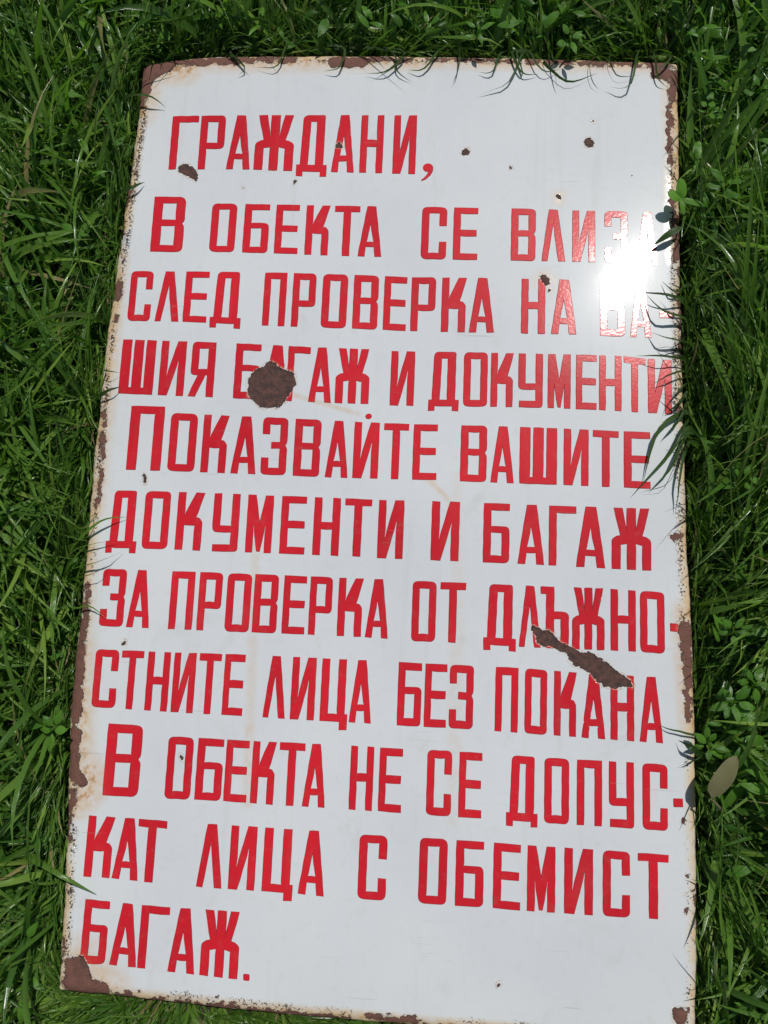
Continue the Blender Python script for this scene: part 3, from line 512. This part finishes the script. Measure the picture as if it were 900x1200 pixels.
def blade_batch(root, az, e0, e1, length, width, twist, side, segs):
    """all arrays of length n -> paths (n, segs+1, 3) and the three rows of each blade"""
    n = len(az); s = np.linspace(0, 1, segs+1)
    ds = (length/segs)[:, None]
    smid = (s[:-1]+s[1:])/2
    el = e0[:, None] + (e1-e0)[:, None]*smid[None, :]**1.2
    a = az[:, None] + side[:, None]*smid[None, :]
    step = np.stack([np.cos(el)*np.cos(a), np.cos(el)*np.sin(a), np.sin(el)], 2)*ds[:, :, None]
    path = np.concatenate([np.zeros((n, 1, 3)), np.cumsum(step, 1)], 1) + root[:, None, :]
    return path
def ribbons(path, width, roll, fold=0.25, prof=None):
    n, m, _ = path.shape; s = np.linspace(0, 1, m)
    T = np.gradient(path, axis=1); T /= np.linalg.norm(T, axis=2, keepdims=True)+1e-9
    up = np.array([0, 0, 1.0])
    Sd = np.cross(T, up); ln = np.linalg.norm(Sd, axis=2, keepdims=True); Sd = np.where(ln > 0.05, Sd/(ln+1e-9), np.array([1.0, 0, 0]))
    N = np.cross(Sd, T)
    ang = roll[:, 0][:, None] + roll[:, 1][:, None]*s[None, :]
    W = Sd*np.cos(ang)[:, :, None] + N*np.sin(ang)[:, :, None]; Nn = np.cross(W, T)
    pr = prof if prof is not None else np.clip(0.55+1.3*s, 0, 1)*np.clip(1-s**3.0, 0.03, 1)
    w = (width[:, None]*pr[None, :])[:, :, None]*0.5
    L = path - W*w; Rr = path + W*w; M = path + Nn*w*(-fold)
    co = np.stack([L, M, Rr], 2)                    # n, m, 3, 3
    ids = np.arange(n*m*3).reshape(n, m, 3)
    q1 = np.stack([ids[:, :-1, 0], ids[:, :-1, 1], ids[:, 1:, 1], ids[:, 1:, 0]], -1).reshape(-1, 4)
    q2 = np.stack([ids[:, :-1, 1], ids[:, :-1, 2], ids[:, 1:, 2], ids[:, 1:, 1]], -1).reshape(-1, 4)
    F = np.concatenate([q1, q2])
    along = np.broadcast_to(s[None, :, None], (n, m, 3)).ravel()
    across = np.broadcast_to(np.array([-1, 0, 1.0])[None, None, :], (n, m, 3)).ravel()
    return co.reshape(-1, 3), F, along, across

def over_sign(p, inset):
    x = p[..., 0]*1000; y = p[..., 1]*1000
    return (x > xl(y)+inset) & (x < xr(y)-inset) & (y > yb(x)+inset) & (y < yt(x)-inset)

def make_grass(name, n, x0, x1, y0, y1, hole, lmin, lmax, wmin, wmax, segs, seed, clump=0.05, mat=None, edge_set=False, aim=None):
    r = np.random.default_rng(seed)
    rx = r.uniform(x0, x1, n); ry = r.uniform(y0, y1, n)
    root = np.stack([rx, ry, np.zeros(n)], 1)
    if hole: 
        keep = ~((rx > hole[0]) & (rx < hole[1]) & (ry > hole[2]) & (ry < hole[3])); root = root[keep]
    keep = ~over_sign(root, -4); root = root[keep]; n = len(root)
    # tufts: blades of one tuft fan round one leaning direction
    cell = np.floor(root[:, :2]/clump + 1000 + 0.6*np.sin(root[:, [1, 0]]*37)).astype(int)
    h = (cell[:, 0]*73856093 ^ cell[:, 1]*19349663) & 0xffff
    tab = r.uniform(0, 1, (65536, 5))[h]
    x, y = root[:, 0], root[:, 1]
    flow = 1.5*np.sin(x*5.1+1.3) + 1.7*np.sin(y*4.3+0.4) + 0.9*np.sin((x+y)*9)
    az = flow + (tab[:, 0]-0.5)*3.6 + r.normal(0, 0.75, n)
    if aim: az = math.radians(aim) + r.normal(0, 0.38, n)
    # beside the sheet the blades are pushed away from it
    ex = np.where(x > 0, x*1000-xr(y*1000), xl(y*1000)-x*1000); ey = np.where(y > 0, y*1000-yt(x*1000), yb(x*1000)-y*1000)
    dist = np.maximum(ex, ey); aw = np.where(ex > ey, np.where(x > 0, 0, math.pi), np.where(y > 0, math.pi/2, -math.pi/2))
    k = np.clip(1-dist/70, 0, 1)*(0.6 if not edge_set else 0.2)
    if edge_set: sel = dist < 32; 
    vx = np.cos(az)*(1-k)+np.cos(aw)*k; vy = np.sin(az)*(1-k)+np.sin(aw)*k; az = np.arctan2(vy, vx)
    L = (lmin+(lmax-lmin)*r.beta(1.6, 2.2, n))*(0.7+0.6*tab[:, 1])
    e0 = np.radians(np.clip(68 - 30*tab[:, 2] + r.normal(0, 13, n), 15, 88))
    e1 = np.radians(np.clip(22 - 40*tab[:, 3] + r.normal(0, 22, n), -50, 70))
    side = r.normal(0, 0.45, n)
    W = wmin+(wmax-wmin)*r.beta(1.6, 2.6, n)
    path = blade_batch(root, az, e0, e1, L, W, None, side, segs)
    path[:, :, 2] = np.maximum(path[:, :, 2], 0.002)
    low = path[:, :, 2] < SZ + 0.004
    hit = (over_sign(path, 0) & low).any(1) | over_sign(path, 10).any(1)
    if edge_set: hit = hit | (dist > 32)
    sel = ~hit; path = path[sel]; W = W[sel]; tb = tab[sel]
    n = len(path)
    roll = np.stack([r.normal(0, 0.7, n), r.normal(0, 1.5, n)], 1)
    co, F, al, ac = ribbons(path, W, roll, 0.30)
    tint = np.clip(0.05+0.62*tb[:, 4]+r.normal(0, 0.2, n), 0, 0.95); tint = np.where(r.uniform(0, 1, n) < 0.035, 1.0, tint)
    tint = np.repeat(tint, (segs+1)*3)
    o = mesh_np(name, co, F, mat or GRASS, None, dict(tint=tint, along=al, across=ac))
    tag(o, 'dense green lawn grass growing all round the sign', 'grass', kind='stuff')
    return o, co, F, tint, al, ac

# one lawn: near blades full detail, farther ones coarser, joined in one mesh per zone
parts = []
def lawn():
    sets = [(GN1, -0.60, 0.56, -0.66, 0.74, None, 0.035, 0.115, 0.0022, 0.0058, 6, 11, 0.045),
            (GN2, -0.60, 0.56, -0.66, 0.74, None, 0.10, 0.19, 0.0036, 0.0092, 8, 12, 0.06),
            (1500, -0.60, 0.56, -0.66, 0.74, None, 0.10, 0.20, 0.0065, 0.0105, 8, 15, 0.09),
            (420, 0.325, 0.45, -0.56, -0.26, None, 0.10, 0.19, 0.003, 0.0065, 8, 21, 0.05, None, False, -42),
            (500, -0.56, -0.36, 0.25, 0.60, None, 0.10, 0.19, 0.003, 0.0065, 8, 22, 0.05, None, False, 125),
            (350, -0.50, -0.36, -0.15, 0.20, None, 0.10, 0.16, 0.004, 0.008, 8, 23, 0.05, None, False, -20),
            (900, -0.2, 0.33, 0.505, 0.64, None, 0.05, 0.10, 0.003, 0.0065, 6, 24, 0.05, None, False, 85),
            (2600, 0.345, 0.50, -0.12, 0.30, None, 0.13, 0.21, 0.003, 0.0065, 8, 16, 0.05),
            (95000, -0.37, 0.37, -0.56, 0.56, None, 0.028, 0.080, 0.0020, 0.0048, 5, 14, 0.03, None, True),
            (26000, -1.6, 1.6, -1.6, 1.7, (-0.60, 0.56, -0.66, 0.74), 0.06, 0.16, 0.003, 0.008, 4, 13, 0.07)]
    C, FF, T, A, B = [], [], [], [], []; off = 0
    for st in sets:
        o, co, F, t, al, ac = make_grass('lawn', *st)
        me = o.data; bpy.data.objects.remove(o); bpy.data.meshes.remove(me)
        C.append(co); FF.append(F+off); T.append(t); A.append(al); B.append(ac); off += len(co)
    o = mesh_np('lawn_grass', np.concatenate(C), np.concatenate(FF), GRASS, None, dict(tint=np.concatenate(T), along=np.concatenate(A), across=np.concatenate(B)))
    tag(o, 'dense green lawn grass growing all round the white sign', 'grass', kind='stuff')
GN1, GN2 = 20000, 6000
lawn()

# ------------------------------------------------------------------ blades hanging over the edges of the sign
def spline(pts, m):
    P = [Vector(p) for p in pts]; P = [P[0]*2-P[1]] + P + [P[-1]*2-P[-2]]
    out = []; n = len(P)-3
    for k in range(m):
        f = k/(m-1)*n; i = min(int(f), n-1); t = f-i
        a, b, c, d = P[i:i+4]
        out.append(0.5*((2*b)+(c-a)*t+(2*a-5*b+4*c-d)*t*t+(3*b-a-3*c+d)*t**3))
    return out
def tuft(label, blades, outward, zs=(0.006, 0.014, 0.004), mat=SHADEGRASS):
    if not blades: return
    if outward[1] > 0: zs = (0.005, 0.007, 0.003)
    b0 = blades[len(blades)//2]
    ox, oy = b0[0]/1000+outward[0]*0.02, b0[1]/1000+outward[1]*0.02
    root = empty('grass_tuft', (ox, oy, 0.0))
    tag(root, label, 'grass', 'grass tufts bending over the sign edge')
    for x1, y1, x2, y2, x3, y3, w in blades:
        j = random.uniform(0.6, 1.5)
        pts = [(ox+random.uniform(-.012, .012), oy+random.uniform(-.01, .01)+(y1/1000-oy)*0.5, 0.0),
               ((ox+x1/1000)/2+outward[0]*0.006, (oy*0.3+y1/1000*0.7)+outward[1]*0.006, SZ*0.75),
               (x1/1000, y1/1000, SZ+zs[0]*j), (x2/1000, y2/1000, SZ+zs[1]*j), (x3/1000, y3/1000, SZ+zs[2]*j)]
        path = np.array([[p[:] for p in spline(pts, 16)]])
        path[0, :, :2] += np.cumsum(rng.normal(0, 0.0004, (16, 2)), 0)
        path -= np.array([ox, oy, 0.0])
        co, F, al, ac = ribbons(path, np.array([w*random.uniform(0.00105, 0.0016)*(0.72 if outward[1] > 0 else 1.0)]), np.array([[random.gauss(0, .5), random.gauss(0, .8)]]), 0.3)
        mesh_np('blade', co, F, mat, root, dict(tint=np.full(len(co), random.uniform(0.1, 0.6)), along=al, across=ac))
BR = BLADES_RIGHT
pick = lambda B, lo, hi, k: [b for b in B if lo <= b[k] < hi]
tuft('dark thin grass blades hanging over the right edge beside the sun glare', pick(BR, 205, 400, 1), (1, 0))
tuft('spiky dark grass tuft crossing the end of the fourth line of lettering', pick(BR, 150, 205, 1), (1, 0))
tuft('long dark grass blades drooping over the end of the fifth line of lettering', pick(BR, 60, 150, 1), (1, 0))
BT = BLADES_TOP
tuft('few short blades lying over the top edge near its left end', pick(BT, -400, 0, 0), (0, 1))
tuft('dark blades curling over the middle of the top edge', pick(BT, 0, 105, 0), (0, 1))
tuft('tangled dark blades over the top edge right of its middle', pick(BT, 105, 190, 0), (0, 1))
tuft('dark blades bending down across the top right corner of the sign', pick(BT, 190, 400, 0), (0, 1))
BL = BLADES_LEFT
tuft('single dark blade crossing the rusty top left corner', pick(BL, 380, 600, 1), (-1, 0))
tuft('short dark blade on the left edge just above the second line', pick(BL, 300, 380, 1), (-1, 0))
tuft('two thin blades touching the left edge beside the fourth line', pick(BL, 100, 300, 1), (-1, 0))
tuft('curved blades reaching over the left edge at the sixth and seventh lines', pick(BL, -140, 100, 1), (-1, 0), mat=GRASS)
tuft('thick green blade lying over the left edge at the tenth line', BLADES_LOW, (-1, 0), mat=GRASS)
tuft('thin stalk and leaf bits over the right edge at the eighth and ninth lines', BLADES_RLOW, (1, 0))

# ------------------------------------------------------------------ broad leaves
def leaf_ribbon(base, tip, width, lift, mat, parent, name='leaf', curl=0.25, tint=None, tipround=1.15):
    b, t = Vector(base), Vector(tip); mid = (b+t)/2 + Vector((0, 0, lift))
    path = np.array([[((1-s)**2*b + 2*s*(1-s)*mid + s*s*t)[:] for s in np.linspace(0, 1, 11)]])
    s = np.linspace(0, 1, 11); prof = np.sin(np.pi*np.clip(s, 0, 1)**0.8)**(1/tipround); prof = np.maximum(prof, 0.05)
    o_ = np.array(parent.location[:]) if parent else 0
    # five rows across for a cupped leaf
    T = np.gradient(path[0], axis=0); T /= np.linalg.norm(T, axis=1, keepdims=True)
    Sd = np.cross(T, [0, 0, 1.0]); Sd /= np.linalg.norm(Sd, axis=1, keepdims=True)+1e-9; N = np.cross(Sd, T)
    roll = random.gauss(0, 0.3); Wd = Sd*math.cos(roll)+N*math.sin(roll); Nn = np.cross(Wd, T)
    rows = []
    for a in (-1, -.5, 0, .5, 1):
        wav = 0.04*np.sin(s*9+a*3)
        rows.append(path[0] + Wd*(a*width/2*prof)[:, None] - Nn*((abs(a)*-curl+wav)*width/2*prof)[:, None]*-1)
    co = np.stack(rows, 1).reshape(-1, 3) - o_
    ids = np.arange(55).reshape(11, 5)
    F = np.stack([ids[:-1, :-1].ravel(), ids[:-1, 1:].ravel(), ids[1:, 1:].ravel(), ids[1:, :-1].ravel()], 1)
    return mesh_np(name, co, F, mat, parent, dict(tint=np.full(55, random.uniform(0.2, 0.8) if tint is None else tint), along=np.repeat(s, 5), across=np.tile([-1, -.5, 0, .5, 1.0], 11)))
def stalk(a, b, w, parent, mat=LEAF):
    pts = [a, ((a[0]*.6+b[0]*.4), (a[1]*.6+b[1]*.4), a[2]*.3+b[2]*.7+.003), b]
    path = np.array([[p[:] for p in spline(pts, 8)]]) - np.array(parent.location[:])
    M, FF, al, ac = [], [], [], []
    ring = 6; k = path.shape[1]
    for i in range(k):
        for j in range(ring):
            an = 2*math.pi*j/ring; M.append((path[0, i, 0]+w*math.cos(an), path[0, i, 1]+w*math.sin(an), path[0, i, 2]))
    for i in range(k-1):
        for j in range(ring): FF.append((i*ring+j, i*ring+(j+1) % ring, (i+1)*ring+(j+1) % ring, (i+1)*ring+j))
    mesh_np('stem', M, FF, mat, parent, dict(tint=np.full(len(M), .5), along=np.full(len(M), .5), across=np.zeros(len(M))))
def weed(x, y, h, n, ll, lw, label, seed, mat=LEAF, droop=0.3, name='broadleaf_weed'):
    random.seed(seed)
    r = empty(name, (x, y, 0.0)); tag(r, label, 'weed', 'broad leaved weeds in the grass')
    top = (x+random.uniform(-.01, .01), y+random.uniform(-.01, .01), h)
    stalk((x, y, 0.0), top, 0.0012, r, mat)
    for k in range(n):
        a = k*2.4+random.uniform(-.3, .3); f = 1-0.45*(k/n); L = ll*random.uniform(.75, 1.15)
        z = h*(0.55+0.45*f) ; bx, by = x+(top[0]-x)*z/h, y+(top[1]-y)*z/h
        base = (bx+.004*math.cos(a), by+.004*math.sin(a), z)
        tip = (bx+(L)*math.cos(a), by+(L)*math.sin(a), z+L*random.uniform(-droop, droop*.9))
        leaf_ribbon(base, tip, lw*random.uniform(.6, 1.0), L*.12, mat, r)
for i, (x, y, h, n, ll, lw, lab) in enumerate(WEEDS): weed(x, y, h, n, ll, lw, lab, 40+i)
random.seed(99)
# clover sprig over the edge
r = empty('clover_sprig', (0.312, 0.315, 0.0)); tag(r, 'green clover sprig leaning over the right edge beside the second line', 'clover')
ctr = (0.294, 0.316, SZ+0.022)
stalk((0.312, 0.315, 0.0), ctr, 0.0008, r)
for tx, ty, w, dz in ((0.2785, 0.3215, 0.012, 0.004), (0.291, 0.335, 0.011, 0.007), (0.318, 0.308, 0.007, 0.0), (0.296, 0.300, 0.006, -0.003)):
    leaf_ribbon(ctr, (tx, ty, ctr[2]+dz), w, 0.002, LEAF, r, tint=0.75, tipround=2.2)
r = empty('curled_leaf', (0.309, 0.287, 0.0)); tag(r, 'dark curled leaf lying over the right edge below the clover sprig', 'leaf')
stalk((0.309, 0.287, 0.0), (0.296, 0.290, SZ+0.014), 0.0007, r, SHADEGRASS)
leaf_ribbon((0.297, 0.290, SZ+0.014), (0.268, 0.272, SZ+0.007), 0.0075, 0.010, SHADEGRASS, r, tint=0.3)
r = empty('plantain', (0.333, -0.262, 0.0)); tag(r, 'pale brownish oval leaf standing by the lower right edge, shading the sign', 'plant')
leaf_ribbon((0.3090, -0.274, 0.064), (0.3260, -0.234, 0.080), 0.020, 0.006, OLIVE, r, curl=0.2, tint=0.6, tipround=2.0)
stalk((0.3325, -0.296, 0.0), (0.3085, -0.275, 0.064), 0.0012, r, OLIVE)
leaf_ribbon((0.331, -0.292, 0.03), (0.346, -0.256, 0.050), 0.015, 0.006, LEAF, r, tint=0.7)

# low leafy ground cover between the blades
def cover():
    r = np.random.default_rng(5); n = 9000
    x = r.uniform(-0.6, 0.56, n); y = r.uniform(-.66, .74, n)
    dens = 0.14 + 0.75*((x > 0.29) & (y > 0.24)) + 0.8*((x > 0.29) & (y < -0.10) & (y > -.30)) + 0.35*((y > .49)) + 0.05*(x < -.35)
    k = r.uniform(0, 1, n) < dens; x, y = x[k], y[k]
    root = np.stack([x, y, r.uniform(0.015, 0.055, len(x))], 1)
    kk = ~over_sign(root, -14); root = root[kk]; n = len(root)
    az = r.uniform(0, 2*math.pi, n); L = r.uniform(.011, .030, n)
    path = blade_batch(root, az, np.radians(r.uniform(0, 45, n)), np.radians(r.uniform(-35, 15, n)), L, None, None, r.normal(0, .3, n), 6)
    sel = ~over_sign(path, -2).any(1); path = path[sel]; L = L[sel]; n = len(path)
    s = np.linspace(0, 1, 7); prof = np.maximum(np.sin(np.pi*s**.75)**1.0, .04)
    co, F, al, ac = ribbons(path, L*r.uniform(.22, .45, n), np.stack([r.normal(0, .4, n), r.normal(0, .3, n)], 1), -0.25, prof)
    tag(mesh_np('ground_cover', co, F, LEAF, None, dict(tint=np.repeat(r.uniform(0, 1, n), 21), along=al, across=ac)),
        'small rounded leaves scattered low between the grass blades', 'ground cover', kind='stuff')
cover()
